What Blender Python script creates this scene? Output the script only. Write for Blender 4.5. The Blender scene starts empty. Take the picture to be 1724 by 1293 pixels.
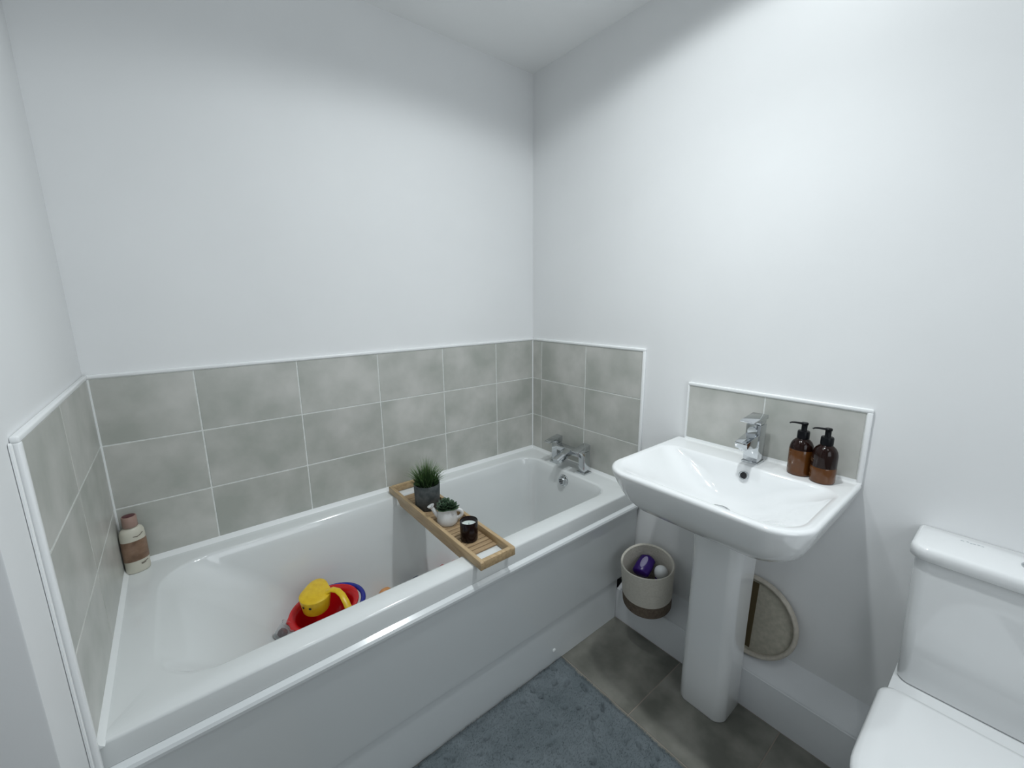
import bpy, bmesh, math, random
import numpy as np
from mathutils import Vector, Matrix, noise
random.seed(7)
S = bpy.context.scene
COL = S.collection
PI = math.pi
def R(a): return math.radians(a)

# ------------------------------------------------------------------ camera
cam_d = bpy.data.cameras.new('camera')
cam_d.sensor_width = 36.0
cam_d.lens = 706.011 / 1724 * 36.0
cam_d.clip_start = 0.02
cam = bpy.data.objects.new('camera', cam_d)
COL.objects.link(cam)
yaw, pitch, roll = 0.6754, -0.198, -0.0092
fwd = Vector((math.sin(yaw) * math.cos(pitch), math.cos(yaw) * math.cos(pitch), math.sin(pitch)))
rgt = Vector((math.cos(yaw), -math.sin(yaw), 0))
up = rgt.cross(fwd)
r2 = math.cos(roll) * rgt + math.sin(roll) * up
u2 = -math.sin(roll) * rgt + math.cos(roll) * up
m = Matrix((r2, u2, -fwd)).transposed().to_4x4()
m.translation = Vector((-1.4825, -1.6699, 1.3999))
cam.matrix_world = m
S.camera = cam

# ------------------------------------------------------------------ world, view, lamps
S.view_settings.view_transform = 'Standard'
S.view_settings.look = 'None'
S.view_settings.gamma = 1.0
S.view_settings.use_curve_mapping = False
S.view_settings.exposure = 0.0
w = bpy.data.worlds.new('world'); S.world = w; w.use_nodes = True
w.node_tree.nodes['Background'].inputs[0].default_value = (0.75, 0.85, 1.0, 1)
w.node_tree.nodes['Background'].inputs[1].default_value = 0.3

YW = -2.45                                            # wall behind the camera
def spot(loc, power, size_deg, blend, radius, col, target=None):
    d = bpy.data.lights.new('downlight', 'SPOT')
    d.energy = power; d.spot_size = R(size_deg); d.spot_blend = blend
    d.shadow_soft_size = radius; d.color = col
    o = bpy.data.objects.new('downlight', d); COL.objects.link(o); o.location = loc
    if target is not None:
        o.rotation_euler = (Vector(target) - Vector(loc)).to_track_quat('-Z', 'Y').to_euler()
    return o
COOL = (0.93, 0.985, 1.0)
CEIL = 2.444
def ceiling_spot(x, y, wide, beam, blend=.12, cone=154):
    """recessed ceiling lamp: wide spill cut off by the recess, plus the beam itself"""
    spot((x, y, CEIL - 0.012), wide, cone, blend, 0.035, COOL)
    if beam: spot((x, y, CEIL - 0.012), beam, 118, 1.0, 0.035, COOL)
ceiling_spot(-0.62, -1.15, 15.5, 28, .2, 162)
ceiling_spot(-0.70, -2.00, 6, 0, .9)  # added fill spot that brightens the right wall towards the toilet
ceiling_spot(-0.62, -0.75, 14.5, 0, .9)  # added fill spot that brightens the right wall near the corner
ceiling_spot(-1.15, -0.84, 6, 0, .9)
# soft cool fill light behind the camera, added with an unseen window frame
d = bpy.data.lights.new('window_daylight', 'AREA'); d.energy = 5.4; d.shape = 'RECTANGLE'; d.size = .86; d.size_y = .92; d.color = (.88, .94, 1.0)
o = bpy.data.objects.new('window_daylight', d); COL.objects.link(o); o.location = (-1.0, YW + .012, 1.5); o.rotation_euler = (R(90), 0, 0)

# ------------------------------------------------------------------ materials
def P(name, col, rough=0.5, metal=0.0, **kw):
    mt = bpy.data.materials.new(name); mt.use_nodes = True
    b = mt.node_tree.nodes['Principled BSDF']
    b.inputs['Base Color'].default_value = (*col, 1)
    b.inputs['Roughness'].default_value = rough
    b.inputs['Metallic'].default_value = metal
    for k, v in kw.items(): b.inputs[k.replace('_', ' ')].default_value = v
    return mt
def nodes(mt): return mt.node_tree.nodes, mt.node_tree.links, mt.node_tree.nodes['Principled BSDF']
def noise_col(mt, scale, c1, c2, lo=0.35, hi=0.65, detail=5, coord='Object', bump=0, bscale=None, bdist=0.002, stretch=None, island=0):
    n, l, b = nodes(mt)
    tc = n.new('ShaderNodeTexCoord'); src = tc.outputs[coord]
    if stretch:
        mp = n.new('ShaderNodeMapping'); mp.inputs['Scale'].default_value = stretch
        l.new(src, mp.inputs[0]); src = mp.outputs[0]
    if island:                                   # shift the pattern for every separate tile or board
        g = n.new('ShaderNodeNewGeometry')
        mul = n.new('ShaderNodeMath'); mul.operation = 'MULTIPLY'; mul.inputs[1].default_value = 40
        l.new(g.outputs['Random Per Island'], mul.inputs[0])
        va = n.new('ShaderNodeVectorMath'); va.operation = 'ADD'
        l.new(src, va.inputs[0]); l.new(mul.outputs[0], va.inputs[1]); src = va.outputs[0]
    t = n.new('ShaderNodeTexNoise'); t.inputs['Scale'].default_value = scale; t.inputs['Detail'].default_value = detail
    l.new(src, t.inputs['Vector'])
    r = n.new('ShaderNodeValToRGB')
    r.color_ramp.elements[0].position = lo; r.color_ramp.elements[0].color = (*c1, 1)
    r.color_ramp.elements[1].position = hi; r.color_ramp.elements[1].color = (*c2, 1)
    l.new(t.outputs['Fac'], r.inputs[0])
    out = r.outputs[0]
    if island:
        hs = n.new('ShaderNodeHueSaturation')
        mr = n.new('ShaderNodeMapRange'); mr.inputs['To Min'].default_value = 1 - island; mr.inputs['To Max'].default_value = 1 + island
        l.new(g.outputs['Random Per Island'], mr.inputs['Value']); l.new(mr.outputs[0], hs.inputs['Value'])
        l.new(out, hs.inputs['Color']); out = hs.outputs[0]
    l.new(out, b.inputs['Base Color'])
    if bump:
        t2 = n.new('ShaderNodeTexNoise'); t2.inputs['Scale'].default_value = bscale or scale; t2.inputs['Detail'].default_value = 4
        l.new(src, t2.inputs['Vector'])
        bp = n.new('ShaderNodeBump'); bp.inputs['Strength'].default_value = bump; bp.inputs['Distance'].default_value = bdist
        l.new(t2.outputs['Fac'], bp.inputs['Height']); l.new(bp.outputs[0], b.inputs['Normal'])
    return mt
M = {}
M['paint'] = noise_col(P('white_wall_paint', (.8, .81, .82), .55), 3, (.835, .845, .85), (.855, .865, .87), bump=.06, bscale=260, bdist=.001)
M['ceil'] = noise_col(P('ceiling_paint', (.8, .81, .81), .8), 3, (.90, .91, .91), (.92, .93, .93))
M['tile'] = noise_col(P('grey_wall_tile', (.4, .41, .4), .32), 6.5, (.415, .43, .395), (.60, .595, .565), .34, .68, 8, island=.03, bump=.03, bscale=60)
M['grout'] = noise_col(P('pale_grout', (.66, .68, .66), .8), 90, (.70, .72, .70), (.80, .82, .80))
M['trim'] = P('white_plastic_trim', (.90, .915, .92), .25)
M['ftile'] = noise_col(P('brown_grey_floor_tile', (.2, .19, .17), .38), 7, (.125, .126, .108), (.26, .255, .225), .36, .68, 8, island=.06, bump=.04, bscale=50)
M['fgrout'] = P('floor_grout', (.30, .265, .225), .8)
M['acrylic'] = P('white_bath_acrylic', (.74, .765, .765), .12, Coat_Weight=.4, Coat_Roughness=.05)
M['panel'] = P('white_gloss_bath_panel', (.74, .77, .78), .16)
M['ceramic'] = P('white_ceramic', (.86, .875, .88), .08, Coat_Weight=.5, Coat_Roughness=.03)
M['skirt'] = P('white_gloss_skirting_paint', (.78, .80, .82), .3)
M['seal'] = P('white_sealant', (.85, .87, .87), .35)
M['chrome'] = P('chrome', (.60, .62, .64), .09, 1.0)
M['dark'] = P('dark_hole', (.01, .01, .012), .5)
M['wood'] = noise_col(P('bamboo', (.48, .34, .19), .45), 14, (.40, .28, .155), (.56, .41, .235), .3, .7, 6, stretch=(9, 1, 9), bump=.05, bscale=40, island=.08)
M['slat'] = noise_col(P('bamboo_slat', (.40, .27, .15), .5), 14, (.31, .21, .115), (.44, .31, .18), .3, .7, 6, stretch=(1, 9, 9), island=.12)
M['pot'] = noise_col(P('dark_grey_concrete_pot', (.07, .08, .085), .75), 45, (.050, .060, .064), (.105, .118, .122), bump=.15, bscale=120)
M['grass'] = P('grass_blade', (.05, .12, .03), .5)
n, l, b = nodes(M['grass'])
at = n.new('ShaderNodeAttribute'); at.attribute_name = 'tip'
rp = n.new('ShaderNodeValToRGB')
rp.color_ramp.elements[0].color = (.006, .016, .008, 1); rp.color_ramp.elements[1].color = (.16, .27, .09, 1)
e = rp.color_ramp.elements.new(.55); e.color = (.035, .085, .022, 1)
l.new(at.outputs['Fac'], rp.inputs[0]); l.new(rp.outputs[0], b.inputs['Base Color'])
M['soil'] = noise_col(P('dark_soil', (.02, .02, .018), .9), 90, (.01, .01, .01), (.04, .035, .03))
M['leaf'] = noise_col(P('succulent_leaf', (.03, .07, .035), .45), 30, (.018, .045, .024), (.055, .10, .05))
M['white_glaze'] = P('white_glazed_pottery', (.74, .75, .75), .15, Coat_Weight=.4)
M['jar'] = P('dark_amber_glass_jar', (.009, .003, .004), .15, Specular_IOR_Level=.3)
M['wax'] = P('white_wax', (.80, .80, .76), .4, Subsurface_Weight=.2)
M['black'] = P('black_plastic', (.005, .0055, .007), .28, Specular_IOR_Level=.15)
M['amber'] = P('dark_amber_plastic', (.014, .0045, .003), .10, Transmission_Weight=.15, IOR=1.4, Specular_IOR_Level=.4)
M['soap'] = noise_col(P('amber_soap', (.15, .055, .014), .12), 8, (.085, .030, .006), (.130, .043, .008))
M['print'] = P('faint_label_print', (.27, .16, .09), .5)
M['cream'] = P('cream_plastic', (.60, .58, .49), .35)
M['brown_label'] = noise_col(P('brown_picture_label', (.22, .13, .08), .4), 26, (.15, .085, .05), (.30, .19, .13))
M['pink_cap'] = P('dusty_pink_cap', (.36, .24, .20), .4)
M['ink'] = P('brown_ink', (.10, .07, .05), .5)
M['red'] = P('red_toy_plastic', (.58, .006, .010), .25)
M['yellow'] = noise_col(P('yellow_toy_plastic', (.80, .52, .012), .3), 60, (.74, .47, .01), (.82, .56, .02))
M['blue'] = P('blue_toy_plastic', (.012, .02, .28), .25)
M['navy'] = P('navy_toy_plastic', (.02, .04, .12), .3)
M['orange'] = P('orange_toy_plastic', (.72, .33, .12), .35)
M['redtoy'] = P('pinkish_red_toy_plastic', (.50, .09, .10), .35)
M['clear'] = P('clear_plastic', (.93, .96, .97), .08, Transmission_Weight=.92, IOR=1.2)
M['whitetoy'] = P('white_toy_plastic', (.74, .76, .76), .3)
M['maroon'] = P('dark_red_toy', (.09, .012, .018), .3)
M['rope'] = noise_col(P('cream_cotton_rope', (.52, .48, .41), .9), 120, (.60, .57, .50), (.66, .63, .56), bump=.15, bscale=300)
M['rope_brown'] = noise_col(P('brown_cotton_rope', (.15, .115, .085), .9), 120, (.12, .09, .065), (.18, .14, .105), bump=.2, bscale=300)
M['purple'] = P('purple_plastic', (.045, .012, .19), .25)
M['lilac'] = P('pale_lilac_plastic', (.42, .38, .58), .3)
M['felt'] = noise_col(P('taupe_woven_cotton', (.34, .31, .26), .95), 60, (.42, .40, .33), (.52, .49, .41), bump=.3, bscale=220)
M['felt_rim'] = noise_col(P('cream_cotton_rim', (.55, .51, .44), .9), 60, (.50, .465, .40), (.60, .555, .48), bump=.2, bscale=220)
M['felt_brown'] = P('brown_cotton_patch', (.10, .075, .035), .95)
M['mat'] = noise_col(P('blue_grey_bath_mat', (.16, .19, .21), .95), 9, (.115, .142, .155), (.175, .205, .222), .3, .7, 6)
M['logo'] = P('grey_print', (.42, .45, .48), .5)

# ------------------------------------------------------------------ mesh helpers
def smooth(me, ang=35):
    bm = bmesh.new(); bm.from_mesh(me)
    for f in bm.faces: f.smooth = True
    for ed in bm.edges:
        if len(ed.link_faces) == 2 and ed.calc_face_angle(0) > R(ang): ed.smooth = False
    bm.to_mesh(me); bm.free()
def obj(name, bm, mat, parent=None, ang=35, recalc=True):
    if recalc: bmesh.ops.recalc_face_normals(bm, faces=bm.faces)
    me = bpy.data.meshes.new(name); bm.to_mesh(me); bm.free()
    smooth(me, ang)
    for mm in (mat if isinstance(mat, (list, tuple)) else [mat]): me.materials.append(M[mm])
    o = bpy.data.objects.new(name, me); COL.objects.link(o)
    if parent: o.parent = parent
    return o
def tag(o, label=None, cat=None, group=None, kind=None):
    if label: o['label'] = label
    if cat: o['category'] = cat
    if group: o['group'] = group
    if kind: o['kind'] = kind
    return o
def thing(name, label, cat, loc=(0, 0, 0), rot=(0, 0, 0), group=None):
    o = bpy.data.objects.new(name, None); COL.objects.link(o); o.location = loc; o.rotation_euler = rot
    o.empty_display_size = .05
    return tag(o, label, cat, group)
def struct(o): return tag(o, kind='structure')
def box(bm, a, b, bev=0.0, seg=2, mi=0):
    r = bmesh.ops.create_cube(bm, size=1.0)
    vs = r['verts']
    ctr = [(a[i] + b[i]) / 2 for i in range(3)]; sz = [abs(b[i] - a[i]) for i in range(3)]
    for v in vs: v.co = Vector((ctr[0] + v.co.x * sz[0], ctr[1] + v.co.y * sz[1], ctr[2] + v.co.z * sz[2]))
    if bev:
        es = list({e for v in vs for e in v.link_edges})
        rr = bmesh.ops.bevel(bm, geom=es, offset=bev, segments=seg, profile=.5, affect='EDGES')
        fs = rr['faces']
    if mi:
        for v in vs:
            if v.is_valid:
                for f in v.link_faces: f.material_index = mi
    return bm
def hexa(bm, pts, bev=0.0, seg=2):
    """pts: 8 points, bottom ring of four then top ring of four"""
    vs = [bm.verts.new(p) for p in pts]
    F = [(3, 2, 1, 0), (4, 5, 6, 7), (0, 1, 5, 4), (1, 2, 6, 5), (2, 3, 7, 6), (3, 0, 4, 7)]
    fs = [bm.faces.new([vs[i] for i in f]) for f in F]
    bmesh.ops.recalc_face_normals(bm, faces=fs)
    if bev: bmesh.ops.bevel(bm, geom=list({e for f in fs for e in f.edges}), offset=bev, segments=seg, profile=.5, affect='EDGES')
    return bm
def loft(bm, loops, cap0=False, cap1=False, closed=True, mi=None):
    rows = [[bm.verts.new(p) for p in L] for L in loops]
    n = len(rows[0])
    for k, (A, B) in enumerate(zip(rows[:-1], rows[1:])):
        for i in range(n if closed else n - 1):
            j = (i + 1) % n
            f = bm.faces.new((A[i], A[j], B[j], B[i]))
            if mi: f.material_index = mi[k]
    if cap0: bm.faces.new(list(reversed(rows[0])))
    if cap1: bm.faces.new(rows[-1])
    return rows
def lathe(bm, prof, n=48, loc=(0, 0, 0), cap0=True, cap1=True, sx=1, sy=1, mi=None):
    loops = [[(loc[0] + sx * r * math.cos(2 * PI * i / n), loc[1] + sy * r * math.sin(2 * PI * i / n), loc[2] + z) for i in range(n)] for r, z in prof]
    return loft(bm, loops, cap0, cap1, mi=mi)
def tube(bm, pts, rad, n=12, caps=True, flat=1.0):
    pts = [Vector(p) for p in pts]
    rads = rad if isinstance(rad, (list, tuple)) else [rad] * len(pts)
    loops = []; nrm = None
    for i, p in enumerate(pts):
        t = (pts[min(i + 1, len(pts) - 1)] - pts[max(i - 1, 0)]).normalized()
        if nrm is None:
            nrm = t.orthogonal().normalized() if abs(t.z) > .95 else t.cross(Vector((0, 0, 1))).normalized()
        nrm = (nrm - t * nrm.dot(t)).normalized()
        bn = t.cross(nrm)
        loops.append([p + rads[i] * (math.cos(2 * PI * k / n) * nrm + flat * math.sin(2 * PI * k / n) * bn) for k in range(n)])
    loft(bm, loops, caps, caps)
def rrect(x0, x1, y0, y1, rr, z, n=8):
    """rounded rectangle, rr = radii at (x1,y1),(x0,y1),(x0,y0),(x1,y0); counter-clockwise"""
    if not isinstance(rr, (list, tuple)): rr = [rr] * 4
    zz = z if callable(z) else (lambda x, y: z)
    out = []
    for (cx, cy, a0, r) in ((x1 - rr[0], y1 - rr[0], 0, rr[0]), (x0 + rr[1], y1 - rr[1], 90, rr[1]), (x0 + rr[2], y0 + rr[2], 180, rr[2]), (x1 - rr[3], y0 + rr[3], 270, rr[3])):
        for k in range(n + 1):
            a = R(a0 + 90 * k / n)
            x, y = cx + r * math.cos(a), cy + r * math.sin(a)
            out.append((x, y, zz(x, y)))
    return out
def extrude_prof(bm, prof, axis, a, b, closed=True):
    """prof in the two other axes, swept along axis from a to b"""
    def pt(u, v, t): return {'x': (t, u, v), 'y': (u, t, v), 'z': (u, v, t)}[axis]
    return loft(bm, [[pt(u, v, a) for u, v in prof], [pt(u, v, b) for u, v in prof]], closed, closed, closed=closed)

# ------------------------------------------------------------------ the room
DECK = 0.595
TT = 1.190                                            # top of the wall tiles
TH, TW = 0.2, 0.3
YL = -0.845                                           # outer corner of the stub wall at the left
XF, YF = -2.55, -2.45                                 # far sides of the room, behind the camera
bm = bmesh.new(); box(bm, (XF - .1, -.0, -.1), (.1, .1, CEIL + .1)); wall_back = struct(obj('wall_back', bm, 'paint'))
bm = bmesh.new(); box(bm, (0, YF - .1, -.1), (.1, 0, CEIL + .1)); wall_right = struct(obj('wall_right', bm, 'paint'))
bm = bmesh.new(); box(bm, (XF, YL, 0), (-1.7, 0, CEIL), .003, 2); wall_left = struct(obj('wall_left', bm, 'paint'))
bm = bmesh.new(); box(bm, (XF - .1, YF - .1, -.1), (XF, 0, CEIL + .1)); struct(obj('wall_outer', bm, 'paint'))
bm = bmesh.new(); box(bm, (XF, YF - .1, -.1), (0, YF, CEIL + .1)); struct(obj('wall_front', bm, 'paint'))
bm = bmesh.new(); box(bm, (XF, YF, CEIL), (0, 0, CEIL + .1)); struct(obj('ceiling', bm, 'ceil'))
bm = bmesh.new()
for a_, b_ in (((-1.48, YF, .99), (-1.43, YF + .03, 2.01)), ((-.57, YF, .99), (-.52, YF + .03, 2.01)), ((-1.43, YF, .99), (-.57, YF + .03, 1.04)), ((-1.43, YF, 1.96), (-.57, YF + .03, 2.01))): box(bm, a_, b_, .003, 1)
fill_win = struct(obj('window_1', bm, 'trim'))  # added, unseen window frame around the fill light
bm = bmesh.new(); box(bm, (-1.43, YF, 1.04), (-.57, YF + .006, 1.96)); struct(obj('pane', bm, 'seal', fill_win))
bm = bmesh.new(); box(bm, (-2.50, -1.06, .006), (-1.74, -1.02, 1.985), .002, 1)
for z0, z1 in ((.15, .92), (1.06, 1.86)):
    for x0 in (-2.40, -2.08): box(bm, (x0, -1.064, z0), (x0 + .25, -1.016, z1), .006, 2)
shade_door = struct(obj('door_1', bm, 'skirt'))  # unseen door leaf added to shade the end of the stub wall
bm = bmesh.new()
for s_ in (-1, 1):
    lathe_y = -1.04 + s_ * .022
    tube(bm, [(-1.80, lathe_y, 1.0), (-1.80, lathe_y + s_ * .045, 1.0)], .008, 12); tube(bm, [(-1.795, lathe_y + s_ * .045, 1.0), (-1.91, lathe_y + s_ * .047, 1.0)], .009, 12)
struct(obj('door_handle', bm, 'chrome', shade_door))
# floor: grout bed with tiles laid on it
bm = bmesh.new(); box(bm, (XF, YF, -.1), (0, 0, -.0012)); floor = struct(obj('floor', bm, 'fgrout'))
bm = bmesh.new()
FT = 0.3345; gx0, gy0 = -0.437, -0.986; g = .0016
xs = [gx0 + FT * k for k in range(-7, 3)]; ys = [gy0 + .35 * k for k in range(-5, 4)]
for x in xs:
    for y in ys:
        a, b_ = max(x + g, XF), min(x + FT - g, -.002); c, d_ = max(y + g, YF), min(y + .35 - g, -.002)
        if b_ - a > .01 and d_ - c > .01: box(bm, (a, c, -.006), (b_, d_, 0), .0008, 1)
struct(obj('floor_tiling', bm, 'ftile', floor))

def tile_field(parent, plane, pos, us, zs, thick=.008, g=.0021):
    """tiles on a wall plane: plane 'x' (wall at x=pos, tiles towards pos+thick) or 'y'; us, zs = joint positions"""
    def bx(bm, u0, u1, z0, z1, t, bev=0):
        lo, hi = sorted((pos, pos + t))
        if plane == 'y': box(bm, (u0, lo, z0), (u1, hi, z1), bev, 1)
        else: box(bm, (lo, u0, z0), (hi, u1, z1), bev, 1)
    sg = 1 if thick > 0 else -1
    bm = bmesh.new(); bx(bm, us[0], us[-1], zs[0], zs[-1], thick - sg * .0012)
    struct(obj('grout', bm, 'grout', parent))
    bm = bmesh.new()
    for u0, u1 in zip(us[:-1], us[1:]):
        for z0, z1 in zip(zs[:-1], zs[1:]): bx(bm, u0 + g, u1 - g, z0 + g, z1 - g, thick, .0009)
    return struct(obj('tiling', bm, 'tile', parent))
zs = [DECK - .02, TT - 2 * TH, TT - TH, TT]
tile_field(wall_back, 'y', 0, [-1.7 + .0012] + [-1.45 + .3 * k for k in range(5)] + [-.0012], zs, -.008)
tile_field(wall_right, 'x', 0, [-.682, -.3776, -.0774, -.0008], zs, -.008)
tile_field(wall_left, 'x', -1.7, [-.70, -.39, -.0008], zs, .008)
tile_field(wall_right, 'x', 0, [-1.409, -1.148, -.889], [.872, 1.083], -.008)
# white edging strips round the tiles
def trim_run(bm, plane, pos, sgn, u0, u1, z0, z1, d=.0115):
    lo, hi = sorted((pos, pos + sgn * d))
    if plane == 'y': box(bm, (u0, lo, z0), (u1, hi, z1), .0035, 3)
    else: box(bm, (lo, u0, z0), (hi, u1, z1), .0035, 3)
bm = bmesh.new(); trim_run(bm, 'y', 0, -1, -1.7, 0, TT, TT + .012); struct(obj('tile_trim', bm, 'trim', wall_back))
bm = bmesh.new(); trim_run(bm, 'x', 0, -1, -.694, 0, TT, TT + .012); trim_run(bm, 'x', 0, -1, -.694, -.682, DECK - .06, TT + .002); struct(obj('tile_trim', bm, 'trim', wall_right))
bm = bmesh.new(); trim_run(bm, 'x', -1.7, 1, -.715, 0, TT, TT + .012); trim_run(bm, 'x', -1.7, 1, -.715, -.70, .02, TT + .002)
trim_run(bm, 'x', -1.7, 1, -.727, -.717, .02, TT + .004, .0045)
struct(obj('tile_trim', bm, 'trim', wall_left))
bm = bmesh.new(); trim_run(bm, 'x', 0, -1, -1.422, -.884, 1.083, 1.0945); trim_run(bm, 'x', 0, -1, -1.4219, -1.409, .868, 1.0845); trim_run(bm, 'x', 0, -1, -.889, -.8845, .872, 1.0845)
struct(obj('tile_trim', bm, 'trim', wall_right))
# pipe boxing with a skirting board along the foot of the right wall
bm = bmesh.new()
extrude_prof(bm, [(0, 0), (-.094, 0), (-.094, .139), (-.088, .144), (0, .195)], 'y', YF, -.672)
bb = struct(obj('baseboard_right', bm, 'skirt'))
bm = bmesh.new()
extrude_prof(bm, [(-.0935, 0), (-.1015, 0), (-.1015, .128), (-.0985, .136), (-.0985, .142), (-.0955, .1445), (-.0935, .1445)], 'y', YF, -.672)
struct(obj('skirting_board', bm, 'skirt', bb))

# ------------------------------------------------------------------ bath
bath = thing('bathtub', 'white fitted bath with glossy front panel between the tiled walls', 'bath')
X0, X1, YB, YFr = -1.6985, -.0015, -.0095, -.690
def L_in(x0, x1, y0, y1, r, z): return rrect(x0, x1, y0, y1, r, z, 10)
bm = bmesh.new()
loops = [L_in(X0, X1, YFr, YB, .004, .537), L_in(X0, X1, YFr, YB, .004, .588), L_in(X0, X1, YFr + .0018, YB, .004, .5930), L_in(X0, X1, YFr + .006, YB, .004, DECK)]
loops += [L_in(-1.618, -.100, -.626, -.076, [.085, .13, .13, .085], DECK - .0002),
          L_in(-1.612, -.106, -.620, -.082, [.082, .128, .128, .082], DECK - .002),
          L_in(-1.604, -.110, -.616, -.086, [.08, .125, .125, .08], DECK - .008)]
for t, z in ((.12, .55), (.35, .47), (.62, .36), (.82, .28)):
    loops.append(L_in(-1.600 + .36 * t, -.111 - .035 * t, -.614 + .045 * t, -.088 - .04 * t, [.08, .12, .12, .08], z))
for t, z, q in ((.93, .232, .006), (.985, .208, .018), (1.03, .196, .034), (1.0, .191, .055)):
    loops.append(L_in(-1.600 + .36 * t + q, -.146 - q, -.569 + q, -.128 - q, [.085] * 4, z))
loops.append(L_in(-1.05, -.35, -.38, -.32, .025, .188))
loft(bm, loops, False, True)
obj('tub', bm, 'acrylic', bath, 50)
bm = bmesh.new()
prof = [(-.676, .536), (-.690, .536), (-.7015, .529), (-.7045, .522), (-.7035, .514), (-.696, .508), (-.6925, .495), (-.684, .21), (-.682, .199), (-.676, .197)]
extrude_prof(bm, prof, 'x', -1.690, -.004)
obj('front_panel', bm, 'panel', bath, 25)
bm = bmesh.new(); extrude_prof(bm, [(-.655, .001), (-.672, .001), (-.676, .197), (-.655, .197)], 'x', -1.690, -.104)
pl = obj('plinth', bm, 'panel', bath)
bm = bmesh.new(); extrude_prof(bm, [(-.67, .197), (-.62, .197), (-.62, .536), (-.67, .536)], 'x', -1.690, -.104); obj('panel_backing', bm, 'panel', bath)
bm = bmesh.new()
lathe(bm, [(.0075, 0), (.0075, .002), (.0055, .004), (.002, .0048)], 20)
sc = obj('screw_cap', bm, 'trim', pl); sc.location = (-.487, -.6735, .058); sc.rotation_euler = (R(90), 0, 0)
# sealant beads on the three walls
bm = bmesh.new()
extrude_prof(bm, [(-.0075, DECK - .003), (-.019, DECK - .001), (-.013, DECK + .006), (-.0085, DECK + .015), (-.0075, DECK + .015)], 'x', -1.692, -.008)
def bead_x(x, s, y0, y1):
    extrude_prof(bm, [(x, DECK - .003), (x + s * .011, DECK - .001), (x + s * .005, DECK + .005), (x + s * .001, DECK + .013), (x, DECK + .013)], 'y', y0, y1)
bead_x(-.0075, -1, -.682, -.01); bead_x(-1.6925, 1, -.70, -.01)
obj('sealant', bm, 'seal', bath, 60)
bm = bmesh.new()
def v_bead(x, y, z0, z1, r=.003): box(bm, (x - r, y - r, z0), (x + r, y + r, z1), .001, 1)
v_bead(-.009, -.009, DECK, TT); v_bead(-1.691, -.009, DECK, TT)
struct(obj('corner_sealant', bm, 'seal', wall_back))
# overflow on the inner end wall
bm = bmesh.new()
lathe(bm, [(.029, 0), (.029, .003), (.0275, .006), (.022, .0085), (.0205, .018), (.019, .0205), (.0165, .0208), (.004, .0208)], 40)
ov = obj('overflow', bm, 'chrome', bath)
bm = bmesh.new()
for k in range(7):
    a = 2 * PI * k / 6; rr_ = 0 if k == 6 else .0095
    lathe(bm, [(.0040, .0195), (.0040, .0212)], 12, (rr_ * math.cos(a), rr_ * math.sin(a), 0))
obj('overflow_hole', bm, 'dark', ov)
ov.location = (-.1125, -.353, .548); ov.rotation_euler = (0, R(-90), 0)
bm = bmesh.new(); lathe(bm, [(.035, 0), (.035, .002), (.03, .004), (.012, .0045)], 32, (-.27, -.35, .189)); obj('waste', bm, 'chrome', bath)

# ------------------------------------------------------------------ bath filler tap
tp = thing('bath_mixer_tap', 'square chrome two-handle mixer tap on the end deck of the bath', 'tap', (-.056, -.336, DECK))
def post(sy):
    y = sy * .0905
    bm = bmesh.new(); box(bm, (-.026, y - .026, 0), (.026, y + .026, .008), .0015, 2); obj('base_plate', bm, 'chrome', tp)
    bm = bmesh.new(); box(bm, (-.0185, y - .0185, .006), (.0185, y + .0185, .108), .0015, 2); obj('pillar', bm, 'chrome', tp)
    bm = bmesh.new()
    hexa(bm, [(-.024, y - .0195, .110), (.0195, y - .0195, .110), (.0195, y + .0195, .110), (-.024, y + .0195, .110),
              (-.024, y - .0195, .132), (.0195, y - .0195, .139), (.0195, y + .0195, .139), (-.024, y + .0195, .132)], .0015)
    hexa(bm, [(-.070, y - .0185, .117), (-.018, y - .0195, .122), (-.018, y + .0195, .122), (-.070, y + .0185, .117),
              (-.070, y - .0185, .121), (-.018, y - .0195, .1335), (-.018, y + .0195, .1335), (-.070, y + .0185, .121)], .001)
    obj('lever_handle', bm, 'chrome', tp)
post(1); post(-1)
bm = bmesh.new(); box(bm, (-.019, -.074, .074), (.017, .074, .101), .0015, 2); obj('bridge', bm, 'chrome', tp)
bm = bmesh.new()
hexa(bm, [(-.094, -.020, .044), (-.015, -.024, .074), (-.015, .024, .074), (-.094, .020, .044),
          (-.100, -.020, .064), (-.015, -.024, .100), (-.015, .024, .100), (-.100, .020, .064)], .0015)
obj('spout', bm, 'chrome', tp)

# ------------------------------------------------------------------ washbasin and pedestal
BT = .876
ws = thing('washbasin', 'white rectangular pedestal washbasin under the small tiled splashback', 'washbasin')
def bl(f, s, z, r, rb=.006, bow=.012, back=-.0085):
    """outline inset by f at the front and s at the sides"""
    x0, y0, y1 = -.466 + f, -1.4235 + s, -.8535 - s
    L = rrect(x0, back, y0, y1, [rb, r, r, rb], z, 14)
    out = []
    for x, y, zz in L:
        k = max(0, min(1, (back - x) / (back - x0)))
        u = (y - (y0 + y1) / 2) / ((y1 - y0) / 2)
        out.append((x - bow * k * k * (1 - u * u), y, zz))
    return out
def bw(f, bk, s, z, r):
    L = rrect(-.466 + f, -bk, -1.4235 + s, -.8535 - s, r, z, 14)
    x0 = -.466 + f
    out = []
    for x, y, zz in L:
        k = max(0, min(1, (-bk - x) / (-bk - x0)))
        u = (y + 1.1385) / (.285 - s)
        out.append((x - .010 * k * k * (1 - min(1, u * u)), y, zz))
    return out
bm = bmesh.new()
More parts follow.
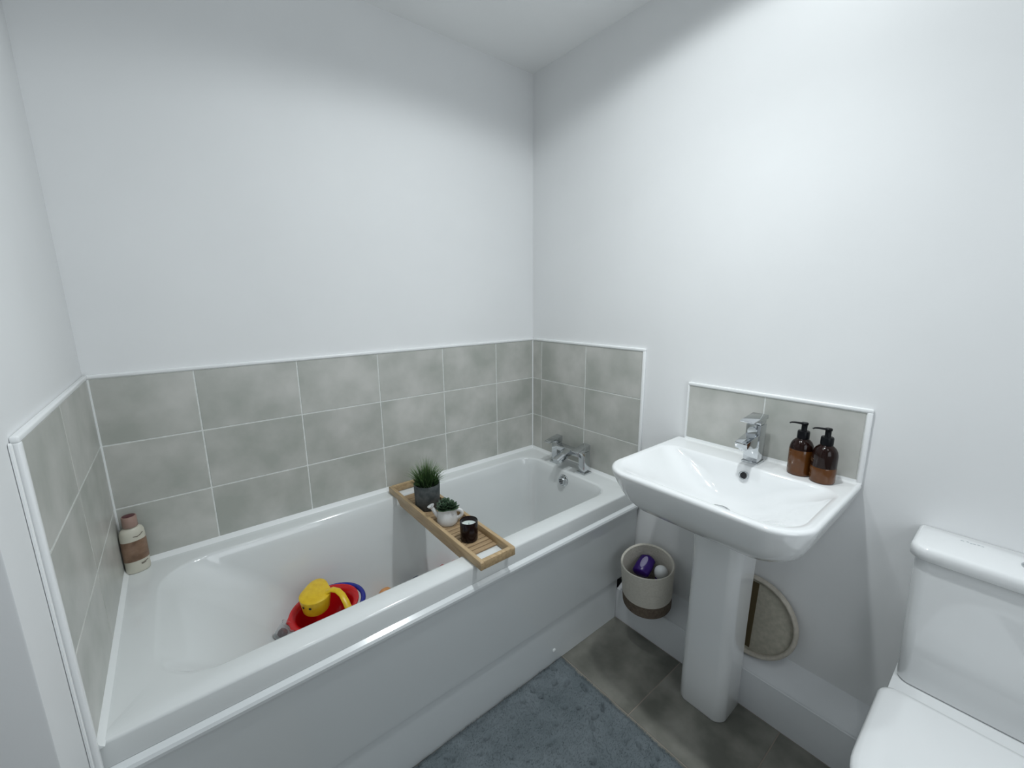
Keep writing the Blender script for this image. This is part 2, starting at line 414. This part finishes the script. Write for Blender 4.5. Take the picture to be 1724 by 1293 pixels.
loops = [bl(.320, .215, .690, .05), bl(.29, .200, .692, .06), bl(.21, .150, .703, .075), bl(.14, .105, .717, .082), bl(.092, .072, .733, .085),
         bl(.060, .050, .751, .086), bl(.038, .033, .775, .087), bl(.023, .020, .802, .088), bl(.012, .011, .828, .089), bl(.004, .004, .850, .089), bl(.001, .001, .863, .088), bl(.0005, .0005, .869, .088), bl(.003, .003, .8735, .086), bl(.008, .008, BT, .084), bl(.011, .011, BT, .082)]
loops += [bw(.016, .112, .017, BT, [.05, .08, .08, .05]), bw(.019, .115, .020, BT - .0003, [.05, .08, .08, .05]), bw(.025, .119, .026, BT - .0022, [.05, .082, .082, .05]), bw(.032, .123, .034, BT - .008, [.052, .086, .086, .052]),
          bw(.046, .128, .055, BT - .022, [.07, .11, .11, .07]), bw(.070, .135, .092, BT - .047, [.095, .125, .125, .095]), bw(.098, .145, .130, BT - .073, [.10, .108, .108, .10]),
          bw(.126, .160, .168, BT - .095, [.08, .087, .087, .08]), bw(.152, .180, .20, BT - .108, [.06, .06, .06, .06]), bw(.19, .21, .24, BT - .116, .02)]
loft(bm, loops, True, True)
obj('basin', bm, 'ceramic', ws, 60)
bm = bmesh.new()
def ped(x0, x1, y0, y1, z, r): return [(x - .010 * max(0, min(1, (x1 - x) / (x1 - x0))) ** 2 * (1 - ((y - (y0 + y1) / 2) / ((y1 - y0) / 2)) ** 2), y, zz) for x, y, zz in rrect(x0, x1, y0, y1, [.012, r, r, .012], z, 10)]
loft(bm, [ped(-.229, -.1025, -1.206, -1.048, .0005, .030), ped(-.231, -.1025, -1.2075, -1.0465, .006, .030), ped(-.231, -.1025, -1.207, -1.047, .10, .030), ped(-.232, -.1005, -1.2065, -1.05, .3, .031), ped(-.238, -.095, -1.209, -1.056, .55, .032), ped(-.248, -.085, -1.219, -1.055, .72, .034)], True, True)
obj('pedestal', bm, 'ceramic', ws, 60)
bm = bmesh.new(); lathe(bm, [(.0095, -.004), (.0095, .0035), (.011, .005), (.0125, .005), (.0140, .0035), (.0145, 0), (.0145, -.004)], 36, cap0=False, cap1=False); orr_ = obj('overflow_ring', bm, 'chrome', ws)
bm = bmesh.new(); lathe(bm, [(.0096, -.003), (.0096, .0012)], 28); obj('overflow_hole', bm, 'dark', orr_)
orr_.location = (-.1335, -1.1555, .8480); orr_.rotation_euler = (0, R(-75), 0)
bm = bmesh.new(); lathe(bm, [(.032, 0), (.032, .002), (.028, .004), (.024, .003), (.020, .006), (.006, .008)], 32, (-.245, -1.1385, BT - .116)); obj('waste', bm, 'chrome', ws)
bm = bmesh.new(); extrude_prof(bm, [(-.0075, BT - .01), (-.0135, BT - .001), (-.010, BT + .003), (-.0085, BT + .008), (-.0075, BT + .008)], 'y', -1.421, -.885); obj('sealant', bm, 'seal', ws, 60)

# basin tap
bt = thing('basin_mixer_tap', 'square chrome single-lever tap standing on the washbasin deck', 'tap', (-.063, -1.151, BT))
bm = bmesh.new(); box(bm, (-.0275, -.0245, 0), (.0275, .0245, .006), .001, 2); obj('base_plate', bm, 'chrome', bt)
bm = bmesh.new()
hexa(bm, [(-.0235, -.022, .005), (.024, -.022, .005), (.024, .022, .005), (-.0235, .022, .005),
          (-.0215, -.022, .128), (.024, -.022, .128), (.024, .022, .128), (-.0215, .022, .128)], .0015)
obj('body', bm, 'chrome', bt)
bm = bmesh.new()
hexa(bm, [(-.102, -.0185, .067), (-.018, -.0205, .054), (-.018, .0205, .054), (-.102, .0185, .067),
          (-.104, -.0185, .087), (-.018, -.0205, .100), (-.018, .0205, .100), (-.104, .0185, .087)], .002)
sp = obj('spout', bm, 'chrome', bt)
bm = bmesh.new(); lathe(bm, [(.0105, 0), (.0115, .002), (.0115, .009)], 28, (-.088, 0, .060)); obj('aerator', bm, 'chrome', sp)
bm = bmesh.new()
tube(bm, [(-.020, 0, .108), (-.030, 0, .108)], .014, 24)
hexa(bm, [(-.020, -.020, .128), (.022, -.020, .131), (.022, .020, .131), (-.020, .020, .128),
          (-.020, -.020, .146), (.022, -.020, .146), (.022, .020, .146), (-.020, .020, .146)], .001)
hexa(bm, [(-.074, -.0215, .1445), (.026, -.0235, .144), (.026, .0235, .144), (-.074, .0215, .1445),
          (-.075, -.0215, .1485), (.026, -.0235, .157), (.026, .0235, .157), (-.075, .0215, .1485)], .001)
obj('lever_handle', bm, 'chrome', bt)

# soap dispensers
def soap(loc, fill, label, turn):
    t = thing('soap_dispenser', label, 'soap bottle', loc, (0, 0, R(turn)), 'amber pump soap bottles on the washbasin')
    out = [(.026, 0), (.0295, .0015), (.031, .005), (.031, .078), (.0305, .084), (.0285, .093), (.0245, .101), (.019, .107), (.0148, .110), (.0135, .112), (.0135, .117)]
    bm = bmesh.new(); lathe(bm, out, 48); obj('bottle', bm, 'amber', t, 50)
    bm = bmesh.new(); hh = fill
    lathe(bm, [(.0285, .0012), (.0298, .0018), (.0313, .0052), (.0313, hh), (.0307, hh + .0012)], 48, cap0=False, cap1=False); obj('soap', bm, 'soap', t)
    bm = bmesh.new(); lathe(bm, [(.0142, .110), (.0158, .112), (.0158, .131), (.0145, .134), (.0085, .1345), (.0075, .136), (.0075, .154)], 36); obj('collar', bm, 'black', t)
    bm = bmesh.new(); lathe(bm, [(.0078, .152), (.0092, .1535), (.0092, .158), (.008, .1595)], 28)
    tube(bm, [(-.004, 0, .1562), (-.014, 0, .1572), (-.026, 0, .1582), (-.034, 0, .1578), (-.039, 0, .1555)], [.0062, .0055, .0046, .004, .0034], 12, flat=.55)
    obj('pump', bm, 'black', t)
    bm = bmesh.new(); tube(bm, [(0, 0, .112), (.004, 0, .01)], .0022, 8); obj('dip_tube', bm, 'black', t)
    # faint rows of print wrapped on the front
    bm = bmesh.new()
    for z, hw in ((.068, .42), (.064, .30), (.0605, .36), (.040, .45), (.0365, .36), (.0335, .42), (.020, .22)):
        a = -hw
        while a < hw:
            da = random.uniform(.05, .11); rr_ = .0316
            vs = [bm.verts.new((rr_ * math.cos(PI - .1 + q), rr_ * math.sin(PI - .1 + q), zz)) for q, zz in ((a, z), (a + da, z), (a + da, z + .0011), (a, z + .0011))]
            bm.faces.new(vs); a += da + .035
    obj('label_print', bm, 'print', t)
    return t
soap((-.058, -1.280, BT), .078, 'amber pump soap bottle nearer the chrome washbasin tap', -58)
soap((-.072, -1.3425, BT), .046, 'amber pump soap bottle at the outer end of the washbasin splashback', -56)

# ------------------------------------------------------------------ toilet
tl = thing('toilet', 'white close-coupled toilet with closed lid beside the washbasin', 'toilet', (0, -1.7425, 0))
bm = bmesh.new()
def cl(xf, hw, z, r, bow=.008):
    L = rrect(xf, -.002, -hw, hw, [.004, r, r, .004], z, 10)
    return [(x - bow * max(0, min(1, (-.002 - x) / (-.002 - xf))) ** 2 * (1 - (y / hw) ** 2), y, zz) for x, y, zz in L]
loft(bm, [cl(-.128, .168, .424, .022), cl(-.132, .172, .430, .026), cl(-.133, .177, .60, .028), cl(-.134, .1815, .770, .03)], True, True)
obj('cistern', bm, 'ceramic', tl, 60)
bm = bmesh.new()
loft(bm, [cl(-.139, .186, .7725, .03), cl(-.144, .191, .776, .033), cl(-.1445, .1915, .795, .033), cl(-.142, .189, .803, .031), cl(-.136, .183, .8072, .028)], True, True)
lid = obj('cistern_lid', bm, 'ceramic', tl, 60)
bm = bmesh.new(); lathe(bm, [(.021, .806), (.021, .8095), (.019, .8105), (.017, .809), (.004, .809)], 36, (-.068, -.004, 0)); obj('flush_button', bm, 'chrome', lid)
bm = bmesh.new()
for u, wd, dy in ((.108, .006, 0), (.100, .004, .001), (.094, .004, -.001), (.088, .005, 0), (.081, .005, .001), (.075, .004, 0)):
    box(bm, (-.034 + dy * 2, u, .8068), (-.031 + dy * 2, u + wd, .8076))
obj('logo_print', bm, 'logo', lid)
bm = bmesh.new()
def pan(k, hw, x0, z, xb=-.004):
    pts = rrect(-.62 + x0, xb, -hw, hw, [.02, min(.17, hw * .95), min(.17, hw * .95), .02], z, 12); return pts
loft(bm, [pan(0, .10, .16, .001), pan(0, .105, .15, .01), pan(0, .10, .15, .08), pan(0, .115, .12, .22), pan(0, .155, .04, .34), pan(0, .176, .005, .395), pan(0, .179, 0, .412), pan(0, .176, .002, .4235)], True, True)
obj('pan', bm, 'ceramic', tl, 60)
bm = bmesh.new()
def sl(i, z): return rrect(-.640 + i, -.215 - i * .3, -.186 + i, .186 - i, [.03, .175, .175, .03], z, 14)
loft(bm, [sl(.006, .4245), sl(.001, .4275), sl(0, .433), sl(.001, .437)], True, True); obj('seat', bm, 'ceramic', tl, 60)
bm = bmesh.new()
loft(bm, [sl(.002, .4385), sl(-.001, .441), sl(-.001, .449), sl(.003, .455), sl(.012, .4585), sl(.05, .4605)], True, True); obj('seat_lid', bm, 'ceramic', tl, 60)

# ------------------------------------------------------------------ bath tray and what stands on it
tray = thing('bath_tray', 'pale bamboo bath caddy tray laid across the bath rims', 'bath tray', (-.786, -.381, DECK))
RW, TL2, hw = .0135, .345, .067
for s in (-1, 1):
    bm = bmesh.new()
    prof = [(-TL2, .0015), (-.262, .0015), (-.236, -.017), (.236, -.017), (.262, .0015), (TL2, .0015), (TL2, .026), (TL2 - .004, .030), (-TL2 + .004, .030), (-TL2, .026)]
    a, b_ = sorted((s * hw, s * (hw - RW)))
    extrude_prof(bm, prof, 'x', a, b_)
    bmesh.ops.recalc_face_normals(bm, faces=bm.faces)
    bmesh.ops.bevel(bm, geom=list(bm.edges), offset=.0018, segments=2, profile=.5, affect='EDGES')
    obj('side_rail', bm, 'wood', tray)
    bm = bmesh.new(); y0 = s * TL2; y1 = s * (TL2 - .0165)
    box(bm, (-hw + RW - .001, min(y0, y1), .0015), (hw - RW + .001, max(y0, y1), .030), .0025, 2); obj('end_rail', bm, 'wood', tray)
ns = 25
for k in range(ns):
    y = -.265 + .53 * (k + .5) / ns
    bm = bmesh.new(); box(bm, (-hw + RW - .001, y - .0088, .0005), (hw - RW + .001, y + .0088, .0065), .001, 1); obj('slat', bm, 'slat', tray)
TZ = DECK + .0065
def blades(bm, n, rad, z0, hmin, hmax, lean, wd, lay):
    for k in range(n):
        a = random.uniform(0, 2 * PI); r = rad * math.sqrt(random.random()); h = random.uniform(hmin, hmax) * (1 - .35 * (r / rad) ** 2)
        d = Vector((math.cos(a), math.sin(a), 0)); base = Vector((r * d.x, r * d.y, z0))
        az = random.uniform(0, 2 * PI); side = Vector((math.cos(az), math.sin(az), 0))
        ln = lean * (r / rad) * random.uniform(.5, 1.3) + random.uniform(-.006, .01)
        pv = None
        for q in range(6):
            t = q / 5
            c = base + Vector((0, 0, h * (t - .18 * t * t * abs(ln) / .03))) + d * ln * t * t
            wq = wd * (1 - t ** 1.6) + .0001
            vs = (bm.verts.new(c - side * wq), bm.verts.new(c + side * wq))
            for v in vs: v[lay] = t
            if pv: bm.faces.new((pv[0], pv[1], vs[1], vs[0]))
            pv = vs
pp = thing('potted_grass', 'green artificial grass tuft in a dark grey round pot on the bath tray', 'plant', (-.787, -.262, TZ))
bm = bmesh.new(); lathe(bm, [(.044, 0), (.0475, .003), (.0505, .097), (.0500, .0995), (.0470, .0995), (.0460, .097), (.0455, .080)], 56, cap1=False); obj('pot', bm, 'pot', pp, 50)
bm = bmesh.new(); lathe(bm, [(.0465, .079), (.0465, .084), (.03, .088), (.005, .090)], 32); obj('soil', bm, 'soil', pp)
bm = bmesh.new(); lay = bm.verts.layers.float.new('tip'); blades(bm, 460, .040, .082, .072, .140, .050, .0013, lay); obj('grass', bm, 'grass', pp, 180, recalc=False)
# watering-can planter
cn = thing('watering_can_planter', 'small white watering can planter with a dark succulent on the bath tray', 'plant', (-.789, -.418, TZ), (0, 0, R(-36)))
bm = bmesh.new()
lathe(bm, [(.0325, 0), (.036, .0015), (.0385, .008), (.0385, .018), (.036, .033), (.032, .046), (.0300, .054), (.0312, .058), (.0300, .0595), (.0280, .058), (.0275, .052)], 48, cap1=False)
obj('body', bm, 'white_glaze', cn, 60)
bm = bmesh.new(); tube(bm, [(-.030, 0, .022), (-.040, 0, .036), (-.050, 0, .053), (-.0545, 0, .061)], [.009, .0078, .0068, .0065], 20)
tube(bm, [(-.0535, 0, .0590), (-.0570, 0, .0655), (-.0585, 0, .0685), (-.0580, 0, .0680)], [.0068, .0125, .0130, .009], 24); obj('spout', bm, 'white_glaze', cn, 60)
bm = bmesh.new(); tube(bm, [(.028, 0, .047), (.040, 0, .050), (.050, 0, .046), (.0545, 0, .038), (.0525, 0, .029), (.046, 0, .022), (.034, 0, .016)], [.0055, .0055, .0053, .005, .005, .005, .0058], 14, flat=1.35); obj('handle', bm, 'white_glaze', cn, 60)
bm = bmesh.new(); lathe(bm, [(.028, .050), (.028, .053), (.005, .055)], 28); obj('soil', bm, 'soil', cn)
def leaf_bm(bm, a, tilt, ln, wd, z0, r0):
    d = Vector((math.cos(a), math.sin(a), 0)); s = Vector((-d.y, d.x, 0)); u = Vector((0, 0, 1))
    loops = []
    for t, ww, th in ((0, .45, .4), (.25, .8, .6), (.55, 1, .6), (.8, .75, .45), (.95, .3, .2), (1, .05, .05)):
        c = d * (r0 + ln * t * math.cos(tilt)) + u * (z0 + ln * t * math.sin(tilt) + .004 * t * t)
        nn = (u * math.cos(tilt) - d * math.sin(tilt))
        loops.append([c + s * (wd * ww * math.cos(q * PI / 4)) + nn * (wd * .42 * th * math.sin(q * PI / 4)) for q in range(8)])
    loft(bm, loops, True, True)
for k, (cx, cy, sc_) in enumerate(((-.006, .010, 1.35), (.016, -.006, 1.15), (-.010, -.014, 1.05))):
    bm = bmesh.new()
    for ring, (cnt, tl_, ln, r0) in enumerate(((9, 12, .025, .004), (8, 35, .022, .003), (6, 58, .018, .002), (3, 80, .013, .001))):
        for q in range(cnt): leaf_bm(bm, 2 * PI * q / cnt + ring * .4 + k, R(tl_), ln * sc_, .0072 * sc_, .006 * ring * .6, r0)
    o = obj('succulent', bm, 'leaf', cn, 60); o.location = (cx, cy, .056)
# candle
cd = thing('candle', 'white candle in a dark brown glass jar on the bath tray', 'candle', (-.788, -.562, TZ))
bm = bmesh.new(); lathe(bm, [(.026, 0), (.0285, .0015), (.0295, .005), (.0305, .068), (.0300, .070), (.0288, .070), (.0282, .067), (.0280, .050)], 48, cap1=False); obj('jar', bm, 'jar', cd, 50)
bm = bmesh.new(); lathe(bm, [(.0281, .048), (.0281, .0535), (.022, .0528), (.006, .0525)], 40); wx = obj('wax', bm, 'wax', cd)
bm = bmesh.new(); tube(bm, [(0, 0, .052), (.0006, 0, .060)], .0008, 8); obj('wick', bm, 'dark', cd)

# ------------------------------------------------------------------ lotion bottle in the left corner of the bath deck
lb = thing('lotion_bottle', 'cream bottle with brown label and pink cap in the corner of the bath', 'bottle', (-1.660, -.045, DECK))
def ell(r, z, e=.72): return r, z
bm = bmesh.new()
pr_ = [(.026, 0), (.0285, .002), (.0295, .006), (.0300, .05), (.0300, .118), (.0292, .130), (.026, .139), (.019, .1435), (.0155, .145), (.0155, .148)]
mi = [0] * (len(pr_) - 1)
lathe(bm, pr_, 44, sy=.72); obj('bottle', bm, 'cream', lb, 55)
bm = bmesh.new(); lathe(bm, [(.0303, .040), (.0306, .042), (.0306, .102), (.0303, .104)], 44, sy=.72, cap0=False, cap1=False); obj('label_band', bm, 'brown_label', lb, 55)
for pts_, rd_ in (([(-.004, -.0222, .119), (.006, -.0220, .1165), (.014, -.0198, .1195), (.021, -.0163, .1245)], .0009), ([(.004, -.0222, .029), (.012, -.0208, .030), (.022, -.0156, .0325)], .0009), ([(.004, -.0222, .026), (.010, -.0213, .0265), (.016, -.0190, .0275)], .0006)):
    bm = bmesh.new(); tube(bm, pts_, rd_, 6); obj('script_mark', bm, 'ink', lb)
bm = bmesh.new(); lathe(bm, [(.0172, .1465), (.0182, .148), (.0178, .178), (.0168, .180), (.006, .180)], 36); cp = obj('cap', bm, 'pink_cap', lb)
bm = bmesh.new(); lathe(bm, [(.0145, .1798), (.0150, .1806), (.008, .1812)], 28, (.0, 0, 0)); obj('cap_opening', bm, 'maroon', cp)
lb.rotation_euler = (0, 0, R(18))

# ------------------------------------------------------------------ toys in the bath
BF = .1905
bk = thing('toy_bucket', 'red oval toy bucket with a blue handle standing in the bath', 'toy bucket', (-1.192, -.236, BF + .009), (R(6), R(-2), R(8)))
def oval(r, z, ex=1.0, ey=.80, bump=0):
    n = 64; out = []
    for i in range(n):
        a = 2 * PI * i / n; q = r
        for c_ in (R(168), R(192)): q += bump * math.exp(-((((a - c_ + PI) % (2 * PI)) - PI) / .10) ** 2)
        out.append((q * ex * math.cos(a), q * ey * math.sin(a), z))
    return out
bm = bmesh.new()
loft(bm, [oval(.060, 0), oval(.065, .004), oval(.092, .130), oval(.098, .140), oval(.114, .150, bump=.006), oval(.117, .154, bump=.007), oval(.116, .158, bump=.007), oval(.112, .159, bump=.005), oval(.096, .150), oval(.091, .138), oval(.064, .012), oval(.05, .009)], True, True)
obj('pail', bm, 'red', bk, 60)
bm = bmesh.new()
pts = [(.100 * math.cos(a) * 1.0, .088 * math.sin(a), 0) for a in np.linspace(R(-95), R(95), 24)]
tube(bm, [(.035 + .098 * math.cos(a), .088 * math.sin(a), .147 - .004 * math.cos(a)) for a in np.linspace(R(-80), R(80), 28)], .0085, 12, flat=.8)
obj('handle', bm, 'blue', bk, 60)
sc_t = thing('toy_watering_can', 'yellow toy scoop with two printed eyes lying in the red bucket', 'toy', (-1.222, -.258, BF + .186), (R(3), R(2), R(-50)))
sc_t.scale = (.94, .94, .86)
bm = bmesh.new()
def drop(r, z, tipk=.55, n=48):
    out = []
    for i in range(n):
        a = 2 * PI * i / n
        q = r * (1 + tipk * max(0, math.cos(a - R(117))) ** 6)
        out.append((q * math.cos(a), q * math.sin(a), z))
    return out
loft(bm, [drop(.042, -.012, .15), drop(.045, -.006, .2), drop(.050, .030, .4), drop(.0530, .052, .55), drop(.0530, .0545, .55), drop(.0515, .0560, .55), drop(.04, .0585, .5), drop(.02, .0605, .5), drop(.008, .061, .4)], True, True)
obj('body', bm, 'yellow', sc_t, 60)
bm = bmesh.new()
tube(bm, [(.035, .014, .056), (.055, .022, .066), (.080, .018, .070), (.105, .008, .064), (.128, -.006, .048), (.145, -.016, .026)], [.013, .012, .0115, .0115, .012, .0125], 14, flat=.42)
obj('handle', bm, 'yellow', sc_t, 60)
bm = bmesh.new()
for ax in (-103, -74):
    a = R(ax); c = Vector((.0515 * math.cos(a), .0515 * math.sin(a), .034)); d = Vector((math.cos(a), math.sin(a), 0)); s = Vector((-d.y, d.x, 0))
    vs = [bm.verts.new(c + d * .0004 + s * .0050 * math.cos(q * PI / 6) + Vector((0, 0, .0052 * math.sin(q * PI / 6)))) for q in range(12)]
    bm.faces.new(vs)
obj('eye', bm, 'dark', sc_t)
cup = thing('toy_cup', 'small clear toy cup lying on the bath slope beside the red bucket', 'toy', (-1.348, -.278, .330), (0, R(48), 0), group='bath toys')
bm = bmesh.new(); lathe(bm, [(.020, 0), (.022, .002), (.026, .046), (.0275, .048), (.0255, .048), (.0205, .004)], 36, cap1=True); obj('cup', bm, 'clear', cup)
bm = bmesh.new(); lathe(bm, [(.006, 0), (.012, .003), (.015, .012), (.013, .022), (.006, .027), (.002, .0275)], 24)
mo = tag(obj('toy_figure', bm, 'maroon'), 'small dark red toy inside the clear cup by the red bucket', 'toy', 'bath toys'); mo.location = (-1.342, -.278, .336); mo.rotation_euler = (0, R(48), 0)
def squirter(name, mat, label, loc, L=.035, rot=0):
    """small bath squirter: rounded body with a raised head bump and a flat base"""
    bm = bmesh.new()
    n = 28
    lev = [(.60, 0), (.86, .08), (1.0, .30), (.97, .52), (.82, .74), (.55, .90), (.25, .98), (.05, 1.0)]
    loft(bm, [[(L * r * math.cos(2 * PI * i / n) * (1 + .25 * max(0, math.cos(2 * PI * i / n))), .72 * L * r * math.sin(2 * PI * i / n), z * L * 2.2) for i in range(n)] for r, z in lev], True, True)
    o = obj(name, bm, mat, None, 60); o.location = loc; o.rotation_euler = (0, 0, R(rot))
    return tag(o, label, 'toy', 'bath toys')
squirter('bath_toy', 'orange', 'orange toy just showing over the bath rim near the red bucket', (-.957, -.178, BF), .034, 20)
squirter('bath_toy', 'navy', 'dark navy toy just showing over the bath rim', (-.826, -.190, BF), .033, 30)
squirter('bath_toy', 'redtoy', 'pinkish red toy in the bath between the navy toy and the tray', (-.700, -.194, BF), .033, 60)
squirter('bath_toy', 'redtoy', 'pinkish red toy in the bath closest to the bamboo tray', (-.640, -.192, BF), .033, 10)

# ------------------------------------------------------------------ rope basket on the boxing
bs = thing('rope_basket', 'cream cotton rope basket with brown base beside the basin pedestal', 'basket', (-.101, -.823, .178))
bm = bmesh.new()
prof = []; mi = []
H, N = .195, 30
for k in range(N * 4 + 1):
    z = H * k / (N * 4); ph = (k % 4) / 4
    prof.append((.0945 + .007 * z / H + .0011 * math.sin(ph * PI), z))
nb = int(len(prof) * .27)
top = [(.1025, H + .001), (.1005, H + .0035), (.0975, H + .001)]
inn = [((.0900) + .007 * (H - H * k / (N * 4)) / H - .0030 * math.sin((k % 4) / 4 * PI), H - (H - .012) * k / (N * 4)) for k in range(1, N * 4 + 1)]
full = [(.089, -.001)] + prof + top + inn + [(.04, .011)]
mi = [1] + [1 if k < nb else 0 for k in range(len(prof) - 1)] + [0] * (len(full) - len(prof) - 1)
lathe(bm, full, 64, mi=mi)
for v in bm.verts:                                     # soft sides sag a little out of round
    a = math.atan2(v.co.y, v.co.x); k = v.co.z / H
    f = 1 + .018 * k * math.cos(2 * a + .5) - .03 * k * math.exp(-((a - .2) / .5) ** 2)
    v.co.x *= f; v.co.y *= f; v.co.z += .005 * k * math.cos(a * 2 - 1.0)
me_o = obj('basket_body', bm, ['rope', 'rope_brown'], bs, 80)
bs.rotation_euler = (R(3), R(-8), 0)
# contents
pb = thing('purple_bottle', 'purple bottle with pale lilac front lying in the rope basket', 'bottle', (-.096, -.800, .322), (R(-76), 0, R(-78)))
bm = bmesh.new(); lathe(bm, [(.018, -.046), (.022, -.042), (.023, .0), (.022, .036), (.016, .045), (.010, .048), (.010, .052), (.004, .0525)], 32, sx=1.5, sy=.95); obj('bottle', bm, 'purple', pb, 60)
bm = bmesh.new()
loft(bm, [[(x * s_, -.0205 - e_, z * s_) for x, z in [(.012 * math.cos(q * PI / 8), .032 * math.sin(q * PI / 8)) for q in range(16)]] for s_, e_ in ((1.0, -.004), (.98, .0015), (.8, .0026))], False, True); obj('label_panel', bm, 'lilac', pb, 60)
rb = thing('roll_on_bottle', 'purple bottle with a round white cap standing in the rope basket', 'bottle', (-.080, -.868, .264), (R(3), R(-6), 0))
bm = bmesh.new(); lathe(bm, [(.018, -.066), (.020, -.062), (.022, .0), (.022, .040), (.018, .046)], 32); obj('bottle', bm, 'purple', rb, 60)
bm = bmesh.new(); lathe(bm, [(.0235, .044), (.0260, .047), (.0270, .062), (.0245, .074), (.0180, .082), (.009, .0858), (.002, .0863)], 32); obj('cap', bm, 'whitetoy', rb, 60)

# ------------------------------------------------------------------ round lid leaning behind the pedestal
dk = thing('round_cotton_tray', 'round taupe cotton tray with cream rim leaning on wall behind the pedestal', 'tray', (-.0315, -1.190, .312), (0, R(-90 + 7), 0))
bm = bmesh.new(); lathe(bm, [(.134, -.006), (.136, -.002), (.130, .001), (.06, .0005), (.004, .001)], 72); obj('base', bm, 'felt', dk, 60)
bm = bmesh.new()
loft(bm, [[((.1365 + .0075 * math.cos(q)) * math.cos(2 * PI * i / 72), (.1365 + .0075 * math.cos(q)) * math.sin(2 * PI * i / 72), .004 + .012 * math.sin(q)) for i in range(72)] for q in np.linspace(0, 2 * PI, 17)])
obj('rim', bm, 'felt_rim', dk, 60)

bm = bmesh.new(); box(bm, (-.120, -.010, .0012), (.120, .022, .0028), .0008, 1); obj('leather_patch', bm, 'felt_brown', dk)  # flat brown strip across the tray base

# ------------------------------------------------------------------ bath mat
mx0, mx1, my0, my1 = -1.33, -.448, -1.36, -.674
bm = bmesh.new()
NX, NY = 220, 170
grid = []
for j in range(NY + 1):
    row = []
    for i in range(NX + 1):
        u, v_ = i / NX, j / NY
        x, y = mx0 + (mx1 - mx0) * u, my0 + (my1 - my0) * v_
        ed = min(min(u, 1 - u) * (mx1 - mx0), min(v_, 1 - v_) * (my1 - my0))
        h = .016 * min(1, (ed / .02)) ** .5
        nz = noise.noise(Vector((x * 28, y * 28, 0))) * .0022 + noise.noise(Vector((x * 90, y * 90, 3))) * .0012
        dent = noise.noise(Vector((x * 34 + 9, y * 34, 7)))
        fade = max(0, 1 - abs(mx1 - .03 - x) / .10) + .35
        if dent > .32: h -= min(.013, (dent - .30) * .075 * fade)
        if ed < .004: x += noise.noise(Vector((x * 60, y * 60, 1))) * .006; y += noise.noise(Vector((x * 60, y * 60, 5))) * .005
        row.append(bm.verts.new((x, min(y, -.6735), max(.0006, h + nz * min(1, ed / .01)))))
    grid.append(row)
for j in range(NY):
    for i in range(NX): bm.faces.new((grid[j][i], grid[j][i + 1], grid[j + 1][i + 1], grid[j + 1][i]))
mat_o = obj('bath_mat', bm, 'mat', None, 180)
tag(mat_o, 'blue grey fluffy bath mat on the floor along the bath plinth', 'bath mat')
# pile
rng = np.random.default_rng(3)
nbl = 42000
px = rng.uniform(mx0 + .002, mx1 - .001, nbl); py = rng.uniform(my0 + .002, my1 - .003, nbl)
lean = np.array([noise.noise(Vector((a * 14, c * 14, 20))) for a, c in zip(px, py)]) * 3.0 + rng.normal(0, .5, nbl)
hl = rng.uniform(.004, .0085, nbl)
hz = []
for a, c in zip(px, py):
    i = int((a - mx0) / (mx1 - mx0) * NX); j = int((c - my0) / (my1 - my0) * NY); hz.append((i, j))
zz = np.array([mat_o.data.vertices[min(j, NY) * (NX + 1) + min(i, NX)].co.z for i, j in hz])
az = rng.uniform(0, 2 * PI, nbl); wv = .0011
co = np.zeros((nbl, 3, 3))
sx_, sy_ = np.cos(az) * wv, np.sin(az) * wv
co[:, 0] = np.stack([px - sx_, py - sy_, zz - .002], 1); co[:, 1] = np.stack([px + sx_, py + sy_, zz - .002], 1)
tx = px + np.cos(lean) * hl * .8; ty = np.minimum(py + np.sin(lean) * hl * .8, -.6725)
co[:, 2] = np.stack([tx, ty, zz + hl * .55], 1)
me = bpy.data.meshes.new('pile')
me.vertices.add(nbl * 3); me.vertices.foreach_set('co', co.reshape(-1))
me.loops.add(nbl * 3); me.loops.foreach_set('vertex_index', np.arange(nbl * 3, dtype=np.int32))
me.polygons.add(nbl); me.polygons.foreach_set('loop_start', np.arange(0, nbl * 3, 3, dtype=np.int32))
me.update(); me.validate(); me.materials.append(M['mat'])
po = bpy.data.objects.new('pile', me); COL.objects.link(po); po.parent = mat_o; po['kind'] = 'stuff'
